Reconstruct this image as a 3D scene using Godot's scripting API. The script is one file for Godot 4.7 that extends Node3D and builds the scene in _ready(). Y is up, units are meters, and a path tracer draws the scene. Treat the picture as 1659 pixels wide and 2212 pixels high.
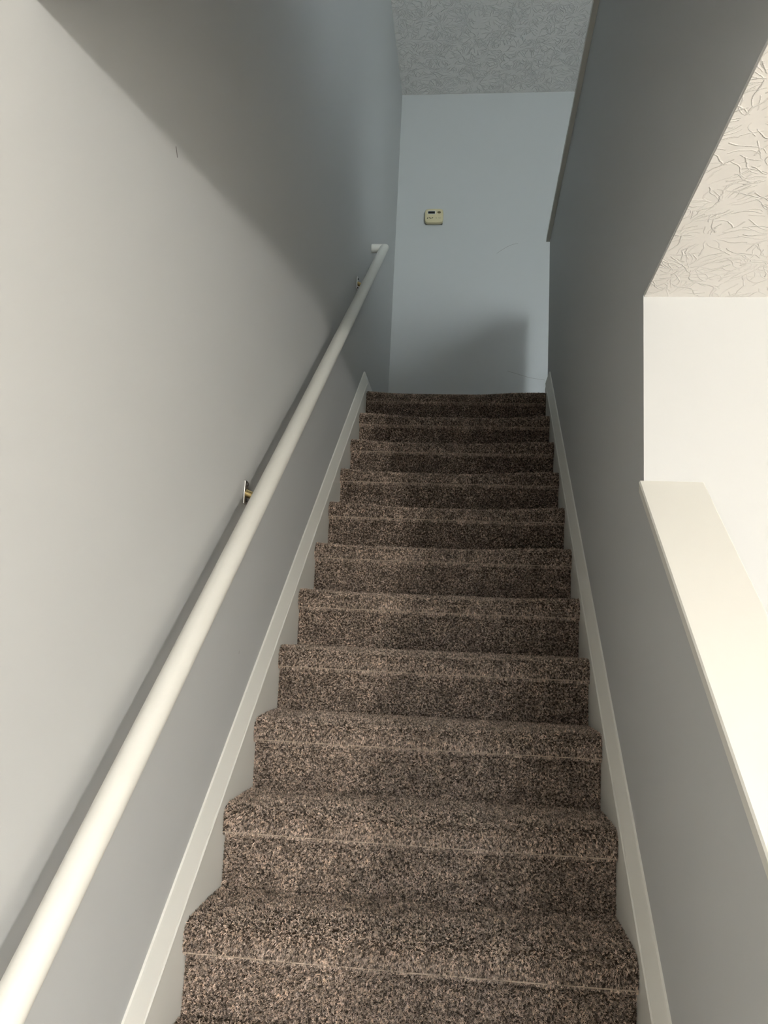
extends Node3D

# ------------------------------------------------------------------ measures (metres)
const RISE := 0.197
const RUN := 0.2491
const SLOPE := 0.7908            # RISE / RUN
const XL := -0.56                # face of the left wall
const XR := 0.43                 # face of the right wall
const WT := 0.12                 # wall thickness
const CXL := -0.5385             # carpet edges
const CXR := 0.4085
const FLOOR := -1.0
const CEIL := 1.43               # ceiling of the lower rooms
const UP := 1.97                 # floor of the upper hall
const UPCEIL := 4.59
const ZB := -3.74                # back wall of the landing
const ZEND := -0.05              # end wall of the living room
const ZHEAD := 0.93              # edge of the stair well over the foot of the stairs
const ZHALF := -2.66             # end of the half wall at the landing
const ZFULL := 0.44             # where the half wall becomes a full wall
const ROOM_X := 5.2
const ROOM_Z := 6.2
const HALL_X := 1.75
const HALL_Z := 2.25
const PILE := true
const WEAR := 0.016              # how deep traffic has pressed the nosings

var rng := RandomNumberGenerator.new()
var M := {}

func _ready() -> void:
	rng.seed = 71
	# ---------------------------------------------------------------- camera
	var cam := Camera3D.new()
	cam.name = "camera"
	add_child(cam)
	cam.fov = rad_to_deg(2.0 * atan(1106.0 / 1842.0))
	cam.near = 0.02
	cam.far = 100.0
	cam.transform = Transform3D(Basis(Vector3.UP, 0.1063) * Basis(Vector3.RIGHT, 0.1606) * Basis(Vector3.BACK, 0.0470), Vector3(0.0501, 0.5855, 1.8879))
	cam.current = true
	# ---------------------------------------------------------------- sky, exposure
	var env := Environment.new()
	env.background_mode = Environment.BG_SKY
	var sm := ProceduralSkyMaterial.new()
	sm.sky_top_color = Color(0.80, 0.85, 0.92)
	sm.sky_horizon_color = Color(0.90, 0.92, 0.94)
	sm.ground_horizon_color = Color(0.75, 0.76, 0.76)
	sm.ground_bottom_color = Color(0.62, 0.62, 0.60)
	sm.sky_energy_multiplier = 6.0
	sm.ground_energy_multiplier = 5.0
	var sky := Sky.new()
	sky.sky_material = sm
	env.sky = sky
	env.ambient_light_source = Environment.AMBIENT_SOURCE_DISABLED
	env.tonemap_mode = Environment.TONE_MAPPER_LINEAR
	env.tonemap_exposure = 1.0
	env.sdfgi_enabled = true
	env.ssao_enabled = true
	env.ssil_enabled = true
	var we := WorldEnvironment.new()
	we.name = "environment"
	we.environment = env
	add_child(we)
	# ---------------------------------------------------------------- daylight that falls in through the window of the upper hall
	var day := AreaLight3D.new()
	day.name = "hall_window_light"
	day.area_size = Vector2(0.32, 0.80)
	day.area_normalize_energy = true
	day.light_color = Color(0.925, 0.985, 0.985)
	day.light_energy = 8.0
	day.area_range = 14.0
	day.area_attenuation = 2.0
	day.shadow_enabled = true
	day.position = Vector3(1.32, 2.97, HALL_Z - 0.03)
	add_child(day)

	materials()
	setting()
	stairs()
	handrail()
	thermostat()
	pendant_lamp(Vector3(2.45, 0.53, 5.0))

# ------------------------------------------------------------------ mesh helpers
func st() -> SurfaceTool:
	var s := SurfaceTool.new()
	s.begin(Mesh.PRIMITIVE_TRIANGLES)
	return s

func tri(s: SurfaceTool, a: Vector3, b: Vector3, c: Vector3, n: Vector3) -> void:
	if (c - a).cross(b - a).dot(n) < 0.0:
		var t := b
		b = c
		c = t
	for v in [a, b, c]:
		s.set_normal(n)
		s.set_uv(Vector2(v.x, v.z))      # metres on the plan, for the ceiling plaster
		s.add_vertex(v)

func quad(s: SurfaceTool, a: Vector3, b: Vector3, c: Vector3, d: Vector3, n: Vector3) -> void:
	tri(s, a, b, c, n)
	tri(s, a, c, d, n)

# quad with its own flat normal on the side of hint
func face(s: SurfaceTool, a: Vector3, b: Vector3, c: Vector3, d: Vector3, hint: Vector3) -> void:
	var n := (c - a).cross(b - d).normalized()
	if n.dot(hint) < 0.0:
		n = -n
	quad(s, a, b, c, d, n)

func box(s: SurfaceTool, lo: Vector3, hi: Vector3) -> void:
	var p := func(i, j, k): return Vector3(hi.x if i else lo.x, hi.y if j else lo.y, hi.z if k else lo.z)
	for e in 2:
		var g := 1.0 if e else -1.0
		quad(s, p.call(e, 0, 0), p.call(e, 1, 0), p.call(e, 1, 1), p.call(e, 0, 1), Vector3(g, 0, 0))
		quad(s, p.call(0, e, 0), p.call(1, e, 0), p.call(1, e, 1), p.call(0, e, 1), Vector3(0, g, 0))
		quad(s, p.call(0, 0, e), p.call(1, 0, e), p.call(1, 1, e), p.call(0, 1, e), Vector3(0, 0, g))

# polygon drawn in the plane of u and v, given depth from d0 to d1 along w (all vectors from o)
func slab(s: SurfaceTool, pts: PackedVector2Array, o: Vector3, u: Vector3, v: Vector3, w: Vector3, d0: float, d1: float) -> void:
	var idx := Geometry2D.triangulate_polygon(pts)
	var nw := u.cross(v).normalized()
	if nw.dot(w) < 0.0:
		nw = -nw
	for e in [[d0, -1.0], [d1, 1.0]]:
		for i in range(0, idx.size(), 3):
			var q: Array = []
			for j in 3:
				q.append(o + u * pts[idx[i + j]].x + v * pts[idx[i + j]].y + w * e[0])
			tri(s, q[0], q[1], q[2], nw * e[1])
	var area := 0.0
	for i in pts.size():
		var j := (i + 1) % pts.size()
		area += pts[i].x * pts[j].y - pts[j].x * pts[i].y
	for i in pts.size():
		var a := pts[i]
		var b := pts[(i + 1) % pts.size()]
		var n2 := Vector2(b.y - a.y, a.x - b.x) * signf(area)
		var hint := u * n2.x + v * n2.y
		var pa := o + u * a.x + v * a.y
		var pb := o + u * b.x + v * b.y
		face(s, pa + w * d0, pb + w * d0, pb + w * d1, pa + w * d1, hint)

# box with rounded edges all round, centred at c, half sizes h, radius r
func round_box(s: SurfaceTool, c: Vector3, h: Vector3, r: float, n := 4) -> void:
	var dirs := [Vector3.RIGHT, Vector3.LEFT, Vector3.UP, Vector3.DOWN, Vector3.BACK, Vector3.FORWARD]
	var core := h - Vector3(r, r, r)
	for d in dirs:
		var a: Vector3 = Vector3(d.y, d.z, d.x)
		var b: Vector3 = d.cross(a)
		var m := 2 * n + 2
		var grid: Array = []
		for i in m:
			var row: Array = []
			for j in m:
				var half_i := 0 if i <= n else 1
				var half_j := 0 if j <= n else 1
				var ti: float = -PI / 4 + (PI / 4) * (i / float(n)) if half_i == 0 else (PI / 4) * ((i - n - 1) / float(n))
				var tj: float = -PI / 4 + (PI / 4) * (j / float(n)) if half_j == 0 else (PI / 4) * ((j - n - 1) / float(n))
				var dir: Vector3 = (d + a * tan(ti) + b * tan(tj)).normalized()
				var sgn: Vector3 = d + a * (-1.0 if half_i == 0 else 1.0) + b * (-1.0 if half_j == 0 else 1.0)
				row.append([c + Vector3(core.x * sgn.x, core.y * sgn.y, core.z * sgn.z) + dir * r, dir])
			grid.append(row)
		for i in m - 1:
			for j in m - 1:
				smooth_quad(s, grid[i][j], grid[i + 1][j], grid[i + 1][j + 1], grid[i][j + 1])

func smooth_tri(s: SurfaceTool, a: Array, b: Array, c: Array) -> void:
	var n: Vector3 = a[1] + b[1] + c[1]
	if (c[0] - a[0]).cross(b[0] - a[0]).dot(n) < 0.0:
		var t := b
		b = c
		c = t
	for v in [a, b, c]:
		s.set_normal(v[1])
		s.set_uv(Vector2(v[0].x, v[0].z))
		s.add_vertex(v[0])

func smooth_quad(s: SurfaceTool, a: Array, b: Array, c: Array, d: Array) -> void:
	smooth_tri(s, a, b, c)
	smooth_tri(s, a, c, d)

# round bar from a to b; end planes may be mitred by the normals na, nb
func bar(s: SurfaceTool, a: Vector3, b: Vector3, r: float, n := 20, na := Vector3.ZERO, nb := Vector3.ZERO, caps := true, r2 := -1.0) -> void:
	var d := (b - a).normalized()
	var side := d.cross(Vector3(0.31, 0.95, 0.05)).normalized()
	var upv := side.cross(d)
	if r2 < 0.0:
		r2 = r
	var ends: Array = []
	for e in 2:
		var ring: Array = []
		var nn := (na if e == 0 else nb)
		if nn == Vector3.ZERO:
			nn = d
		for i in n:
			var t := TAU * i / n
			var o := side * cos(t) + upv * sin(t)
			var p := (a + o * r) if e == 0 else (b + o * r2)
			var q := a if e == 0 else b
			p -= d * ((p - q).dot(nn) / d.dot(nn))
			ring.append([p, o])
		ends.append(ring)
	for i in n:
		var j := (i + 1) % n
		smooth_quad(s, ends[0][i], ends[0][j], ends[1][j], ends[1][i])
	if caps:
		for i in n:
			var j := (i + 1) % n
			tri(s, a, ends[0][i][0], ends[0][j][0], -d)
			tri(s, b, ends[1][i][0], ends[1][j][0], d)

# turned shape round the y axis at c: profile of (radius, height)
func lathe(s: SurfaceTool, c: Vector3, prof: PackedVector2Array, n := 32) -> void:
	for i in prof.size() - 1:
		var a := prof[i]
		var b := prof[i + 1]
		var n2 := Vector2(b.y - a.y, a.x - b.x).normalized()
		for k in n:
			var t0 := TAU * k / n
			var t1 := TAU * (k + 1) / n
			var f := func(p: Vector2, t: float): return [c + Vector3(p.x * cos(t), p.y, p.x * sin(t)), Vector3(n2.x * cos(t), n2.y, n2.x * sin(t))]
			smooth_quad(s, f.call(a, t0), f.call(b, t0), f.call(b, t1), f.call(a, t1))

func put(s: SurfaceTool, called: String, m: Material, parent: Node = self) -> MeshInstance3D:
	var o := MeshInstance3D.new()
	o.name = called
	o.mesh = s.commit()
	o.material_override = m
	parent.add_child(o, true)
	return o

func struct(s: SurfaceTool, called: String, m: Material, label: String, category: String) -> MeshInstance3D:
	var o := put(s, called, m)
	tag(o, label, category)
	o.set_meta("kind", "structure")
	return o

func tag(o: Node, label: String, category: String, group := "") -> void:
	o.set_meta("label", label)
	o.set_meta("category", category)
	if group:
		o.set_meta("group", group)

func thing(called: String, at: Vector3, label: String, category: String, group := "") -> Node3D:
	var o := Node3D.new()
	o.name = called
	add_child(o, true)
	o.position = at
	tag(o, label, category, group)
	return o

func line_y(g: float, z: float) -> float:        # height of a line that runs with the stairs
	return g - SLOPE * z

# ------------------------------------------------------------------ materials
func lin(r: float, g: float, b: float) -> Color:
	return Color(r, g, b).linear_to_srgb()

func plain(c: Color, rough: float, spec := 0.5) -> StandardMaterial3D:
	var m := StandardMaterial3D.new()
	m.albedo_color = c
	m.roughness = rough
	m.metallic_specular = spec
	return m

# height map of a stomped plaster ceiling: star-shaped brush prints of raised ridges
func stomp_height(size: int, metres: float) -> ImageTexture:
	var h := PackedFloat32Array()
	h.resize(size * size)
	var r := RandomNumberGenerator.new()
	r.seed = 5
	var px := size / metres
	var stamp := func(x: float, y: float, rad: float, amp: float):
		var k := int(ceil(rad))
		for j in range(-k, k + 1):
			for i in range(-k, k + 1):
				var d2 := (i * i + j * j) / (rad * rad)
				if d2 < 1.0:
					var q := posmod(int(y) + j, size) * size + posmod(int(x) + i, size)
					h[q] = maxf(h[q], amp * (1.0 - d2))
	var stars := int(metres * metres * 130.0)
	var cells := int(sqrt(stars))
	for ci in cells * cells:
		var cx := (ci % cells + r.randf_range(0.1, 0.9)) * size / cells
		var cy := (ci / cells + r.randf_range(0.1, 0.9)) * size / cells
		var turn := r.randf() * TAU
		var open := r.randf_range(3.2, TAU)
		var strokes := r.randi_range(14, 26)
		for k in strokes:
			var a := turn + open * (k + r.randf_range(-0.4, 0.4)) / strokes
			var start := r.randf_range(0.010, 0.035) * px
			var length := r.randf_range(0.025, 0.09) * px
			var x := cx + cos(a) * start
			var y := cy + sin(a) * start
			var amp := r.randf_range(0.35, 1.0)
			var wide := r.randf_range(0.0008, 0.0016) * px
			var done := 0.0
			while done < length:
				a += r.randf_range(-0.16, 0.16)
				x += cos(a) * 1.4
				y += sin(a) * 1.4
				done += 1.4
				var f := done / length
				stamp.call(x, y, maxf(1.3, wide * (0.7 + 0.6 * f)), amp * (0.35 + 0.65 * f) * (1.0 if f < 0.9 else 0.7))
	var img := Image.create(size, size, false, Image.FORMAT_RF)
	var n := FastNoiseLite.new()
	n.seed = 9
	n.frequency = 0.02
	for j in size:
		for i in size:
			img.set_pixel(i, j, Color(h[j * size + i] * 0.85 + 0.10 * n.get_noise_2d(i, j) + 0.07, 0, 0))
	return ImageTexture.create_from_image(img)

func materials() -> void:
	# wall paint: pale grey, rolled on
	var paint := plain(lin(0.565, 0.572, 0.568), 0.62, 0.4)
	M.paint = paint
	var white := plain(lin(0.80, 0.785, 0.725), 0.38, 0.5)
	M.trim = white
	M.bare_white = plain(lin(0.80, 0.80, 0.78), 0.5)
	var ceil_m := plain(lin(0.84, 0.82, 0.795), 0.85, 0.3)
	ceil_m.uv1_scale = Vector3.ONE / 0.95
	ceil_m.heightmap_enabled = true
	ceil_m.heightmap_texture = stomp_height(1280, 0.95)
	ceil_m.heightmap_scale = 0.75
	M.ceiling_high = ceil_m
	M.ceiling = ceil_m.duplicate()
	M.ceiling.heightmap_scale = 0.34
	M.backing = plain(lin(0.062, 0.043, 0.031), 0.95, 0.1)  # dark brown puts shade into the gaps between tufts
	M.seam = plain(lin(0.46, 0.37, 0.29), 0.9, 0.1)
	var pile := plain(Color.WHITE, 0.9, 0.2)
	pile.vertex_color_use_as_albedo = true
	pile.cull_mode = BaseMaterial3D.CULL_DISABLED
	M.pile = pile
	M.floor = plain(lin(0.20, 0.15, 0.11), 0.9, 0.2)
	M.room_floor = plain(lin(0.56, 0.52, 0.46), 0.5, 0.4)
	M.brass = plain(lin(0.80, 0.62, 0.30), 0.28)
	M.brass.metallic = 1.0
	M.steel = plain(lin(0.7, 0.7, 0.68), 0.3)
	M.steel.metallic = 1.0
	M.dark_metal = plain(lin(0.05, 0.045, 0.04), 0.5)
	M.cream = plain(lin(0.68, 0.60, 0.38), 0.45)
	M.black = plain(lin(0.006, 0.006, 0.007), 0.15)
	M.brown_button = plain(lin(0.16, 0.12, 0.055), 0.4)
	M.grey_plastic = plain(lin(0.16, 0.15, 0.12), 0.5)
	M.print = plain(lin(0.03, 0.025, 0.012), 0.7)
	M.scuff = plain(lin(0.16, 0.16, 0.16), 0.8)
	M.scratch = plain(lin(0.30, 0.29, 0.27), 0.8)
	var glass := plain(Color(1, 1, 1, 0.05), 0.02)
	glass.transparency = BaseMaterial3D.TRANSPARENCY_ALPHA
	M.glass = glass
	var glow := plain(lin(0.9, 0.85, 0.75), 0.5)
	glow.emission_enabled = true
	glow.emission = Color(1.0, 0.86, 0.68)
	glow.emission_energy_multiplier = 3.0
	M.glow = glow

# ------------------------------------------------------------------ walls, floors, ceilings, trim
func wall_with_window(called: String, z: float, x0: float, x1: float, y0: float, y1: float, wx0: float, wx1: float, wy0: float, wy1: float, label: String) -> void:
	var s := st()
	box(s, Vector3(x0, y0, z), Vector3(wx0, y1, z + WT))
	box(s, Vector3(wx1, y0, z), Vector3(x1, y1, z + WT))
	box(s, Vector3(wx0, y0, z), Vector3(wx1, wy0, z + WT))
	box(s, Vector3(wx0, wy1, z), Vector3(wx1, y1, z + WT))
	struct(s, called, M.paint, label, "wall")

func window(called: String, at: Vector3, turn: float, wide: float, h: float, label: String) -> void:
	var o := thing(called, at, label, "window")
	o.rotation.y = turn
	o.set_meta("kind", "structure")
	var w := wide / 2
	var f := st()
	var t := 0.045
	box(f, Vector3(-w, 0, 0.02), Vector3(-w + t, h, 0.09))
	box(f, Vector3(w - t, 0, 0.02), Vector3(w, h, 0.09))
	box(f, Vector3(-w + t, 0, 0.02), Vector3(w - t, t, 0.09))
	box(f, Vector3(-w + t, h - t, 0.02), Vector3(w - t, h, 0.09))
	put(f, "window_frame", M.trim, o)
	var r := st()
	box(r, Vector3(-w + t, h / 2 - 0.018, 0.03), Vector3(w - t, h / 2 + 0.018, 0.08))
	put(r, "meeting_rail", M.trim, o)
	for e in 2:
		var g := st()
		var b0 := t if e == 0 else h / 2 + 0.018
		var b1 := h / 2 - 0.018 if e == 0 else h - t
		box(g, Vector3(-w + t, b0, 0.054), Vector3(w - t, b1, 0.058))
		put(g, "pane", M.glass, o)
	var c := st()
	box(c, Vector3(-w - 0.07, -0.03, -0.03), Vector3(w + 0.07, 0.0, 0.0))
	box(c, Vector3(-w - 0.06, 0.0, -0.016), Vector3(-w, h + 0.06, 0.0))
	box(c, Vector3(w, 0.0, -0.016), Vector3(w + 0.06, h + 0.06, 0.0))
	box(c, Vector3(-w, h, -0.016), Vector3(w, h + 0.06, 0.0))
	put(c, "casing", M.trim, o)

# board that runs with the stairs: profile of (distance from the wall, height over the nosing line)
func raked(s: SurfaceTool, prof: PackedVector2Array, x_wall: float, side: float, z0: float, z1: float) -> void:
	# ends are cut plumb, so the profile stays upright
	var u := Vector3(side, 0, 0)
	var w := Vector3(0, -SLOPE, 1)
	slab(s, prof, Vector3(x_wall, 0, 0), u, Vector3.UP, w, z0, z1)

func setting() -> void:
	var s := st()
	box(s, Vector3(XL - WT, FLOOR - 0.1, ZB - WT), Vector3(XL, UPCEIL + 0.1, ROOM_Z + WT))
	var wl := struct(s, "wall_left", M.paint, "tall pale grey painted wall that carries the white handrail", "wall")
	s = st()
	box(s, Vector3(XL, FLOOR, ZB - WT), Vector3(HALL_X + WT, UPCEIL + 0.1, ZB))
	var wb := struct(s, "wall_back", M.paint, "pale grey landing wall with the thermostat on it", "wall")
	# right wall: knee wall under the sloped cap, solid part up the stairs, half wall of the upper hall, header over the opening
	var cap_g := 0.925
	var pts := PackedVector2Array([
		Vector2(1.10, FLOOR), Vector2(1.10, line_y(cap_g, 1.10)), Vector2(ZEND, line_y(cap_g, ZEND)), Vector2(ZEND, CEIL + 0.004),
		Vector2(ZHEAD + WT, CEIL + 0.004), Vector2(ZHEAD + WT, UPCEIL), Vector2(ZFULL, UPCEIL), Vector2(ZFULL, 2.795), Vector2(ZHALF, 2.90), Vector2(ZHALF, UP - 0.28), Vector2(ZB, UP - 0.28), Vector2(ZB, FLOOR)])
	s = st()
	slab(s, pts, Vector3.ZERO, Vector3(0, 0, 1), Vector3.UP, Vector3(1, 0, 0), XR, XR + WT)
	struct(s, "wall_right", M.paint, "grey stairwell wall with knee wall and opening beside the stairs", "wall")
	s = st()
	box(s, Vector3(XR + WT, FLOOR, ZEND - WT), Vector3(ROOM_X, UP - 0.1, ZEND))
	struct(s, "wall_end", M.paint, "bright pale wall of the next room behind the sloped cap", "wall")
	s = st()
	box(s, Vector3(XL, CEIL, ZHEAD), Vector3(XR, UPCEIL, ZHEAD + WT))
	struct(s, "wall_front", M.paint, "wall over the foot of the stairs that closes the stairwell", "wall")
	s = st()
	box(s, Vector3(ROOM_X, FLOOR, ZEND - WT), Vector3(ROOM_X + WT, CEIL + 0.1, ROOM_Z + WT))
	struct(s, "wall_side", M.paint, "far side wall of the living room", "wall")
	wall_with_window("wall_street", ROOM_Z, XL, ROOM_X, FLOOR, CEIL + 0.1, 1.0, 2.0, -0.15, 1.05, "living room wall with the wide window behind the stairs")
	window("window_1", Vector3(1.5, -0.15, ROOM_Z), 0.0, 1.0, 1.2, "wide white window in the living room wall")
	# upper hall
	s = st()
	box(s, Vector3(HALL_X, UP - 0.1, ZB), Vector3(HALL_X + WT, UPCEIL + 0.1, HALL_Z + WT))
	struct(s, "wall_hall", M.paint, "side wall of the upper hall across from the half wall", "wall")
	wall_with_window("wall_hall_end", HALL_Z, XR, HALL_X, UP - 0.1, UPCEIL, 1.12, 1.52, 2.53, 3.41, "end wall of the upper hall with a narrow window")
	window("window_2", Vector3(1.32, 2.53, HALL_Z), 0.0, 0.40, 0.88, "narrow white window at the end of the upper hall")
	s = st()
	box(s, Vector3(XL, UPCEIL, ZB), Vector3(HALL_X, UPCEIL + 0.1, HALL_Z + WT))
	struct(s, "ceiling_upper", M.ceiling_high, "stomp textured ceiling high over the stairwell", "ceiling")
	s = st()
	box(s, Vector3(XR + WT, CEIL, ZEND), Vector3(ROOM_X, CEIL + 0.1, ROOM_Z))
	box(s, Vector3(XL, CEIL, ZHEAD + WT), Vector3(XR + WT, CEIL + 0.1, ROOM_Z))
	box(s, Vector3(XR + 0.002, CEIL, ZEND), Vector3(XR + WT, CEIL + 0.004, ZHEAD + WT))
	struct(s, "ceiling", M.ceiling, "bright stomp textured ceiling of the next room beyond the opening", "ceiling")
	s = st()
	box(s, Vector3(XL, FLOOR - 0.1, ZB), Vector3(ROOM_X, FLOOR, ROOM_Z))
	struct(s, "floor", M.room_floor, "pale floor of the living room at the foot of the stairs", "floor")
	s = st()
	box(s, Vector3(XL, UP - 0.28, ZB), Vector3(XR + WT, UP - 0.012, -2.54))
	box(s, Vector3(XR + WT, UP - 0.28, ZB), Vector3(HALL_X, UP - 0.012, HALL_Z))
	struct(s, "floor_upper", M.floor, "carpeted floor of the landing and upper hall", "floor")

	# skirt boards with a moulded top edge
	var prof := PackedVector2Array([Vector2(0, -0.36), Vector2(0.0205, -0.36), Vector2(0.0205, 0.026), Vector2(0.0245, 0.029), Vector2(0.0250, 0.035), Vector2(0.0225, 0.0385), Vector2(0.0170, 0.0395), Vector2(0.0170, 0.0425),
		Vector2(0.0225, 0.0440), Vector2(0.0070, 0.092), Vector2(0.0045, 0.0985), Vector2(0.0, 0.100)])
	s = st()
	raked(s, prof, XL, 1.0, -2.475, 1.28)
	struct(s, "trim_1", M.trim, "white moulded skirt board climbing the wall under the handrail", "skirt board")
	s = st()
	raked(s, prof, XR, -1.0, -2.505, 1.10)
	struct(s, "trim_2", M.trim, "white moulded skirt board climbing the wall below the sloped cap", "skirt board")
	# cap on the knee wall
	s = st()
	var g0 := cap_g
	var cap := PackedVector2Array([Vector2(-0.011, g0), Vector2(0.132, g0), Vector2(0.132, g0 + 0.022), Vector2(0.129, g0 + 0.026), Vector2(-0.008, g0 + 0.026), Vector2(-0.011, g0 + 0.022)])
	raked(s, cap, XR, 1.0, ZEND, 1.12)
	struct(s, "trim_3", M.trim, "wide white sloped cap board on the knee wall", "wall cap")
	s = st()
	var c2 := PackedVector2Array([Vector2(ZHALF - 0.014, 2.90), Vector2(ZFULL, 2.795), Vector2(ZFULL, 2.817), Vector2(ZHALF - 0.014, 2.922)])
	slab(s, c2, Vector3.ZERO, Vector3(0, 0, 1), Vector3.UP, Vector3(1, 0, 0), XR - 0.020, XR + WT + 0.020)
	struct(s, "trim_4", M.trim, "white cap board on the half wall beside the upper landing", "wall cap")
	# baseboards on the landing
	var bb := PackedVector2Array([Vector2(0, 0), Vector2(0.013, 0), Vector2(0.013, 0.065), Vector2(0.008, 0.085), Vector2(0, 0.088)])
	s = st()
	slab(s, bb, Vector3(XL, UP, 0), Vector3(1, 0, 0), Vector3.UP, Vector3(0, 0, 1), ZB, -2.475)
	struct(s, "baseboard_left", M.bare_white, "short white baseboard end over the left skirt board at the landing", "baseboard")
	s = st()
	slab(s, bb, Vector3(XR, UP, 0), Vector3(-1, 0, 0), Vector3.UP, Vector3(0, 0, 1), ZHALF, -2.505)
	struct(s, "baseboard_right", M.trim, "short white baseboard end over the right skirt board at the landing", "baseboard")
	# scuffs and a scratch in the paint
	mark(wl, [Vector3(XL, 1.553, 0.385), Vector3(XL, 1.537, 0.372)], 0.004, Vector3(1, 0, 0), M.scuff)
	mark(wl, [Vector3(XL, 0.566, -0.363), Vector3(XL, 0.558, -0.361)], 0.0018, Vector3(1, 0, 0), M.scuff)
	var arc: Array = []
	for i in 13:
		var t := i / 12.0
		arc.append(Vector3(0.155 + 0.145 * t, 3.355 + 0.075 * sin(t * 1.45), ZB))
	mark(wb, arc, 0.0022, Vector3(0, 0, 1), M.scratch)
	mark(wb, [Vector3(0.25, 2.50, ZB), Vector3(0.40, 2.455, ZB), Vector3(0.50, 2.44, ZB)], 0.0022, Vector3(0, 0, 1), M.scratch)

# a thin line of rubbed-off dirt on a wall
func mark(parent: Node, path: Array, wide: float, n: Vector3, m: Material) -> void:
	var s := st()
	for i in path.size() - 1:
		var a: Vector3 = path[i] + n * 0.0004
		var b: Vector3 = path[i + 1] + n * 0.0004
		var side := (b - a).normalized().cross(n) * wide * 0.5
		quad(s, a - side, b - side, b + side, a + side, n)
	put(s, "scuff_mark", m, parent)

# ------------------------------------------------------------------ stairs
func step_profile() -> Array:
	# (z, y) of the carpet backing from the back of the tread over the nosing down the riser, with a normal
	var p: Array = []
	for i in 11:
		p.append(Vector2(lerpf(-RUN - 0.022, -0.036, i / 10.0), -0.006))
	for i in range(1, 9):
		var a := PI / 2 - i * (PI / 2 + 0.20) / 8.0
		p.append(Vector2(-0.036 + 0.031 * cos(a), -0.037 + 0.031 * sin(a)))
	p.append(Vector2(-0.008, -0.058))
	p.append(Vector2(-0.010, -0.0685))
	p.append(Vector2(-0.038, -0.071))
	p.append(Vector2(-0.038, -0.074))
	p.append(Vector2(-0.034, -0.077))
	for i in range(1, 7):
		p.append(Vector2(-0.032, lerpf(-0.077, -RISE - 0.012, i / 6.0)))
	var out: Array = []
	for i in p.size():
		var t: Vector2 = (p[mini(i + 1, p.size() - 1)] - p[maxi(i - 1, 0)]).normalized()
		out.append([p[i], Vector2(-t.y, t.x) if false else Vector2(-t.y, t.x)])
	return out

# how far traffic has pressed the tread and nosing down in the middle
func wear(x: float, k: int) -> float:
	var c := 0.5 * (CXL + CXR) - 0.05 + 0.06 * sin(k * 2.3)
	var d := (x - c) / 0.36
	return WEAR * exp(-d * d * d * d)

func stairs() -> void:
	var o := thing("staircase", Vector3(0, FLOOR, 0), "straight flight of stairs covered in brown shag carpet", "stairs")
	var prof := step_profile()
	var nx := 30
	# a tuft of twisted yarn
	var tufts: Array = []
	for v in 3:
		tufts.append(tuft_mesh(v))
	for k in range(-4, 11):
		var zk := -k * RUN
		var yk := k * RISE
		var s := st()
		var grid: Array = []
		for i in nx + 1:
			var x := lerpf(CXL, CXR, i / float(nx))
			var row: Array = []
			for q in prof:
				var pz: Vector2 = q[0]
				var sag := wear(x, k) * clampf(1.25 + pz.y / 0.06, 0.0, 1.0) * smoothstep(-0.17, -0.03, pz.x)
				row.append([Vector3(x, yk + pz.y - sag - FLOOR, zk + pz.x), Vector3(0, q[1].y, q[1].x)])
			grid.append(row)
		for i in nx:
			for j in prof.size() - 1:
				smooth_quad(s, grid[i][j], grid[i + 1][j], grid[i + 1][j + 1], grid[i][j + 1])
		# solid body below so that the step has depth
		box(s, Vector3(CXL, yk - RISE - 0.02 - FLOOR, zk - RUN - 0.02), Vector3(CXR, yk - 0.03 - FLOOR, zk - 0.045))
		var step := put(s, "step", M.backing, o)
		if k >= -1:
			var seam := st()
			for i in nx:
				var q0: Vector3 = grid[i][20][0] + Vector3(0, 0.0002 * sin(i * 3.1 + k), 0.0035 + 0.001 * sin(i * 1.7 + k * 2.0))
				var q1: Vector3 = grid[i + 1][20][0] + Vector3(0, 0.0002 * sin(i * 3.1 + 3.1 + k), 0.0035 + 0.001 * sin(i * 1.7 + 1.7 + k * 2.0))
				bar(seam, q0, q1, 0.0017, 6, Vector3.RIGHT, Vector3.RIGHT, i == 0 or i == nx - 1)
			put(seam, "seam_edge", M.seam, step)
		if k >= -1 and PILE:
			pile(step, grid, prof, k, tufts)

# three to five curled blades that lean over; grows along +y, 1 unit long
func tuft_mesh(v: int) -> ArrayMesh:
	var r := RandomNumberGenerator.new()
	r.seed = 100 + v
	var s := st()
	for b in 4:
		var a := TAU * b / 4.0 + r.randf_range(-0.5, 0.5)
		var dir := Vector3(cos(a), 0, sin(a))
		var side := Vector3(-dir.z, 0, dir.x).rotated(Vector3.UP, r.randf_range(-0.8, 0.8))
		var base := dir * 0.05
		var lean := r.randf_range(0.15, 0.55)
		var len := r.randf_range(0.75, 1.1)
		var w := r.randf_range(0.085, 0.12)
		var prev: Array = []
		for i in 4:
			var t := i / 3.0
			var p := base + dir * lean * t * t + Vector3(0, len * (t - 0.18 * t * t), 0) + side * 0.10 * sin(t * 4.0 + b)
			var ww := w * (1.0 - 0.25 * t)
			var cur := [p - side * ww, p + side * ww]
			if i > 0:
				var n: Vector3 = (cur[0] - prev[0]).cross(side).normalized()
				if n.y < 0.0:
					n = -n
				quad(s, prev[0], prev[1], cur[1], cur[0], n)
			prev = cur
	var m: ArrayMesh = s.commit()
	m.surface_set_material(0, M.pile)
	return m

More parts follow.
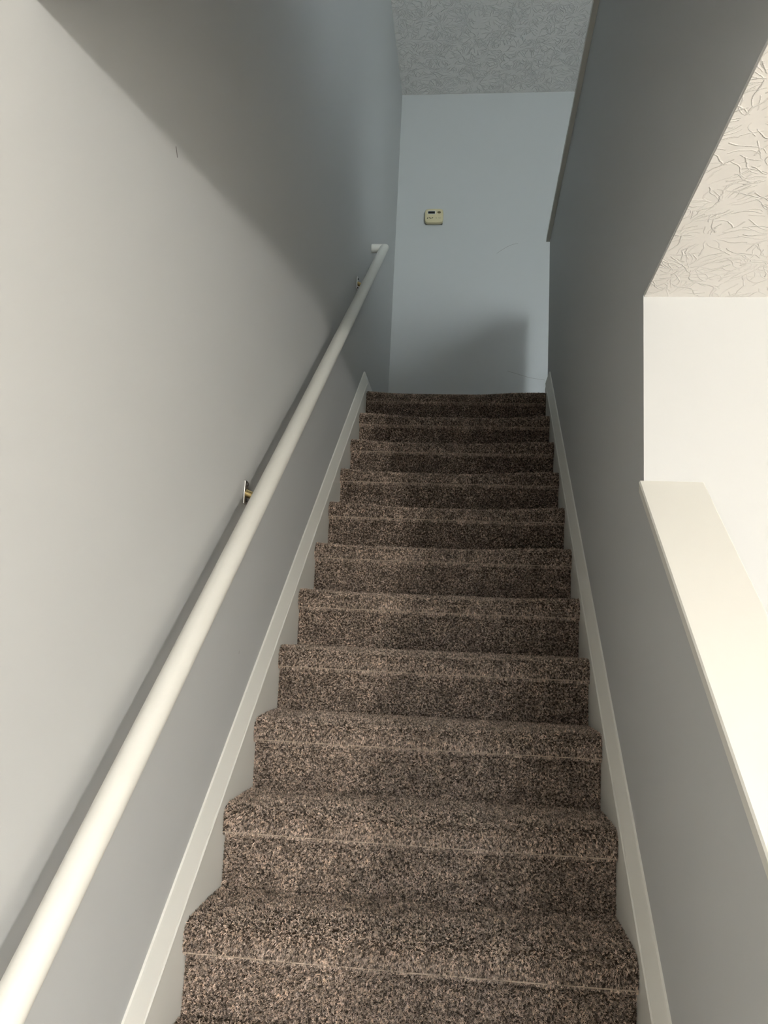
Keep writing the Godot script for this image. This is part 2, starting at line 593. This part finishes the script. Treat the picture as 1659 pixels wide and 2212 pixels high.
func pile(step: Node3D, grid: Array, prof: Array, k: int, tufts: Array) -> void:
	var r := RandomNumberGenerator.new()
	r.seed = 900 + k
	var swirl := FastNoiseLite.new()
	swirl.seed = 40 + k
	swirl.frequency = 7.0
	var tone := FastNoiseLite.new()
	tone.seed = 70 + k
	tone.frequency = 14.0
	tone.fractal_octaves = 3
	var bufs := [PackedFloat32Array(), PackedFloat32Array(), PackedFloat32Array()]
	var spacing := 0.0028 if k < 3 else (0.0031 if k < 6 else 0.0037)
	var zk := -k * RUN
	var yk := k * RISE - FLOOR
	var nx: int = grid.size() - 1
	var wx := CXR - CXL
	for j in prof.size() - 1:
		var a: Vector2 = prof[j][0]
		var b: Vector2 = prof[j + 1][0]
		var seg := a.distance_to(b)
		if b.y > -0.0775 and a.y < -0.0690:      # no pile in the tucked seam under the nosing
			continue
		var rows := maxi(1, int(round(seg / spacing)))
		for ri in rows:
			var t := (ri + 0.5) / rows
			var count := int(wx / spacing)
			for ci in count:
				var fx := (ci + r.randf()) / count
				var tt := clampf(t + r.randf_range(-0.5, 0.5) / rows, 0.0, 1.0)
				var gi := mini(int(fx * nx), nx - 1)
				var f := fx * nx - gi
				var p0: Vector3 = grid[gi][j][0].lerp(grid[gi][j + 1][0], tt)
				var p1: Vector3 = grid[gi + 1][j][0].lerp(grid[gi + 1][j + 1][0], tt)
				var p := p0.lerp(p1, f)
				var n: Vector3 = grid[gi][j][1].lerp(grid[gi][j + 1][1], tt).normalized()
				# lay of the pile: forward on the tread, down on the riser, swirled by feet
				var down := Vector3(0, -n.z, n.y)
				var sw := swirl.get_noise_2d(p.x, p.y - p.z)
				var sw2 := swirl.get_noise_2d(p.x + 31.0, p.y - p.z)
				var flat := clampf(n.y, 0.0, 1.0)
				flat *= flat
				var worn := wear(p.x, k) / WEAR
				var over := p.y - yk > -0.0725 - 0.5 * WEAR * worn      # on the nosing, above the tucked seam
				var front := smoothstep(-0.15, -0.05, p.z - zk)      # where feet land
				if r.randf() < flat * flat * flat * (0.42 + 0.16 * worn * front):      # trodden pile, thinned further to bare dark backing in place of tread shade
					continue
				var lay := down * (lerpf(0.55 + 0.35 * worn if over else -0.12 + 0.15 * worn, 1.15 + 0.6 * worn * front, flat) + lerpf(0.40, 0.20, flat) * sw) + Vector3(1, 0, 0) * (lerpf(0.65, 0.35, flat) * sw2)
				var jit := lerpf(0.42, 0.20, flat)
				var yax := (n + lay + Vector3(r.randf_range(-jit, jit), r.randf_range(-jit, jit), r.randf_range(-jit, jit))).normalized()
				if yax.dot(n) < 0.25:
					yax = (yax + n * 0.5).normalized()
				var len := r.randf_range(0.0062, 0.0098) * (1.0 - flat * (0.12 + 0.25 * worn * front))
				if over and p.y - yk < -0.060:      # lip of the wrapped nosing
					len *= 1.25
				var xax := yax.cross(Vector3(r.randf_range(-1, 1), r.randf_range(-1, 1), r.randf_range(-1, 1))).normalized()
				var zax := xax.cross(yax)
				xax *= 0.0076
				zax *= 0.0076
				yax *= len
				# heathered yarn: most strands mid brown, some beige, some dark
				var c := r.randf()
				var lum := 0.36
				if c < 0.26:
					lum = 0.10
				elif c > 0.70:
					lum = 0.74
				lum *= r.randf_range(0.75, 1.25) * (1.0 + 0.32 * tone.get_noise_2d(p.x, p.y - p.z))
				var warm := r.randf_range(-0.04, 0.04)
				var bf: PackedFloat32Array = bufs[r.randi() % 3]
				bf.append_array(PackedFloat32Array([xax.x, yax.x, zax.x, p.x, xax.y, yax.y, zax.y, p.y, xax.z, yax.z, zax.z, p.z, lum * (1.04 + warm), lum * 0.83, lum * (0.68 - warm), 1.0]))
	for v in 3:
		var mm := MultiMesh.new()
		mm.transform_format = MultiMesh.TRANSFORM_3D
		mm.use_colors = true
		mm.mesh = tufts[v]
		mm.instance_count = bufs[v].size() / 16
		mm.buffer = bufs[v]
		var mi := MultiMeshInstance3D.new()
		mi.name = "carpet_pile"
		mi.multimesh = mm
		mi.set_meta("kind", "stuff")
		step.add_child(mi, true)

# ------------------------------------------------------------------ handrail
func handrail() -> void:
	var g := 0.79
	var xr := XL + 0.07
	var top_z := -2.53
	var low_z := 1.32
	var base := Vector3(XL, line_y(g, low_z), low_z)
	var o := thing("handrail", base, "long round white wooden handrail on the left wall with metal brackets", "handrail")
	var d := Vector3(0, SLOPE, -1).normalized()
	var top := Vector3(xr, line_y(g, top_z), top_z)
	var low := Vector3(xr, line_y(g, low_z), low_z)
	var mitre := (d + Vector3(-1, 0, 0)).normalized()
	var s := st()
	bar(s, low - base, top - base, 0.0242, 40, Vector3.ZERO, mitre)
	put(s, "rail", M.trim, o)
	s = st()
	bar(s, top - base, Vector3(XL + 0.001, top.y, top.z) - base, 0.0242, 40, mitre, Vector3.ZERO)
	put(s, "wall_return", M.trim, o)
	for z in [-2.05, -0.30, 1.15]:
		var b := Node3D.new()
		b.name = "bracket"
		o.add_child(b, true)
		b.position = Vector3(XL, line_y(g, z) - 0.062, z) - base
		s = st()
		round_box(s, Vector3(0.003, 0.018, 0), Vector3(0.003, 0.032, 0.016), 0.0025)
		put(s, "wall_plate", M.steel, b)
		s = st()
		var path := [Vector3(0.004, 0.018, 0), Vector3(0.030, 0.006, 0), Vector3(0.052, 0.006, 0), Vector3(0.066, 0.024, 0), Vector3(0.070, 0.034, 0)]
		for i in path.size() - 1:
			bar(s, path[i], path[i + 1], 0.0100, 16)
		put(s, "arm", M.brass, b)
		s = st()
		# saddle strap follows the underside of the rail
		bar(s, Vector3(0.07, 0.033, 0) - d * 0.03, Vector3(0.07, 0.033, 0) + d * 0.03, 0.009, 14)
		put(s, "saddle", M.brass, b)
		for e in [0.040, -0.004]:
			s = st()
			bar(s, Vector3(0.006, e, 0), Vector3(0.009, e, 0), 0.0045, 12)
			put(s, "screw", M.dark_metal, b)

# ------------------------------------------------------------------ thermostat
func thermostat() -> void:
	var o := thing("thermostat", Vector3(-0.291, 3.567, ZB), "cream programmable thermostat with dark display on the landing wall", "thermostat")
	var s := st()
	round_box(s, Vector3(0, 0.055, 0.007), Vector3(0.061, 0.052, 0.007), 0.006)
	put(s, "base_plate", M.grey_plastic, o)
	# cover: rounded corners, slightly bowed sides
	s = st()
	var outline := PackedVector2Array()
	for i in 64:
		var t := TAU * i / 64.0
		var c := cos(t)
		var q := sin(t)
		outline.append(Vector2(0.0645 * signf(c) * pow(absf(c), 0.36), 0.055 + 0.053 * signf(q) * pow(absf(q), 0.36)))
	slab(s, outline, Vector3.ZERO, Vector3(1, 0, 0), Vector3.UP, Vector3(0, 0, 1), 0.012, 0.034)
	var inner := PackedVector2Array()
	for p in outline:
		inner.append(Vector2(p.x * 0.95, 0.055 + (p.y - 0.055) * 0.94))
	for i in 64:
		var a := outline[i]
		var b := outline[(i + 1) % 64]
		var a2 := inner[i]
		var b2 := inner[(i + 1) % 64]
		face(s, Vector3(a.x, a.y, 0.034), Vector3(b.x, b.y, 0.034), Vector3(b2.x, b2.y, 0.038), Vector3(a2.x, a2.y, 0.038), Vector3(a.x, a.y - 0.055, 0.1))
	slab(s, inner, Vector3.ZERO, Vector3(1, 0, 0), Vector3.UP, Vector3(0, 0, 1), 0.033, 0.038)
	put(s, "cover", M.cream, o)
	s = st()
	box(s, Vector3(-0.0455, 0.0655, 0.037), Vector3(0.0095, 0.0905, 0.0392))
	put(s, "display_bezel", M.bare_white, o)
	s = st()
	box(s, Vector3(-0.042, 0.069, 0.038), Vector3(0.006, 0.087, 0.0398))
	put(s, "display", M.black, o)
	s = st()
	var ov := PackedVector2Array()
	for i in 24:
		ov.append(Vector2(0.035 + 0.0125 * cos(TAU * i / 24.0), 0.0795 + 0.0075 * sin(TAU * i / 24.0)))
	slab(s, ov, Vector3.ZERO, Vector3(1, 0, 0), Vector3.UP, Vector3(0, 0, 1), 0.037, 0.041)
	put(s, "button", M.brown_button, o)
	# row of small printed arrows and words
	for i in 4:
		s = st()
		var x := -0.045 + i * 0.0118
		var up := i % 2 == 0
		var tipy := 0.0420 if up else 0.0320
		var basey := 0.0320 if up else 0.0420
		tri(s, Vector3(x - 0.0048, basey, 0.0383), Vector3(x + 0.0048, basey, 0.0383), Vector3(x, tipy, 0.0383), Vector3(0, 0, 1))
		put(s, "arrow_print", M.print, o)
	for w in [[0.012, 0.022], [0.032, 0.042], [0.045, 0.050]]:
		s = st()
		box(s, Vector3(w[0], 0.035, 0.0378), Vector3(w[1], 0.0362, 0.0383))
		box(s, Vector3(w[0], 0.0385, 0.0378), Vector3(w[1] - 0.002, 0.0395, 0.0383))
		put(s, "word_print", M.print, o)

# ------------------------------------------------------------------ lamp of the living room, beyond the frame
func pendant_lamp(at: Vector3) -> void:
	var o := thing("pendant_lamp", at, "glass bowl pendant lamp hanging from the living room ceiling", "lamp")
	var s := st()
	lathe(s, Vector3(0, CEIL - at.y, 0), PackedVector2Array([Vector2(0.07, 0.0), Vector2(0.068, -0.02), Vector2(0.02, -0.035), Vector2(0.0, -0.036)]), 28)
	put(s, "canopy", M.brass, o)
	s = st()
	bar(s, Vector3(0, CEIL - at.y - 0.03, 0), Vector3(0, 0.05, 0), 0.006, 12)
	put(s, "rod", M.brass, o)
	s = st()
	lathe(s, Vector3.ZERO, PackedVector2Array([Vector2(0.0, 0.06), Vector2(0.06, 0.055), Vector2(0.10, 0.03), Vector2(0.11, 0.0), Vector2(0.10, -0.03), Vector2(0.06, -0.055), Vector2(0.0, -0.06)]), 36)
	put(s, "lamp_shade", M.glow, o)
	var l := OmniLight3D.new()
	l.name = "lamp_light"
	l.light_color = Color(1.0, 0.982, 0.95)
	l.light_energy = 12.3
	l.light_size = 0.12
	l.omni_range = 14.0
	l.omni_attenuation = 2.0
	l.shadow_enabled = true
	o.add_child(l)
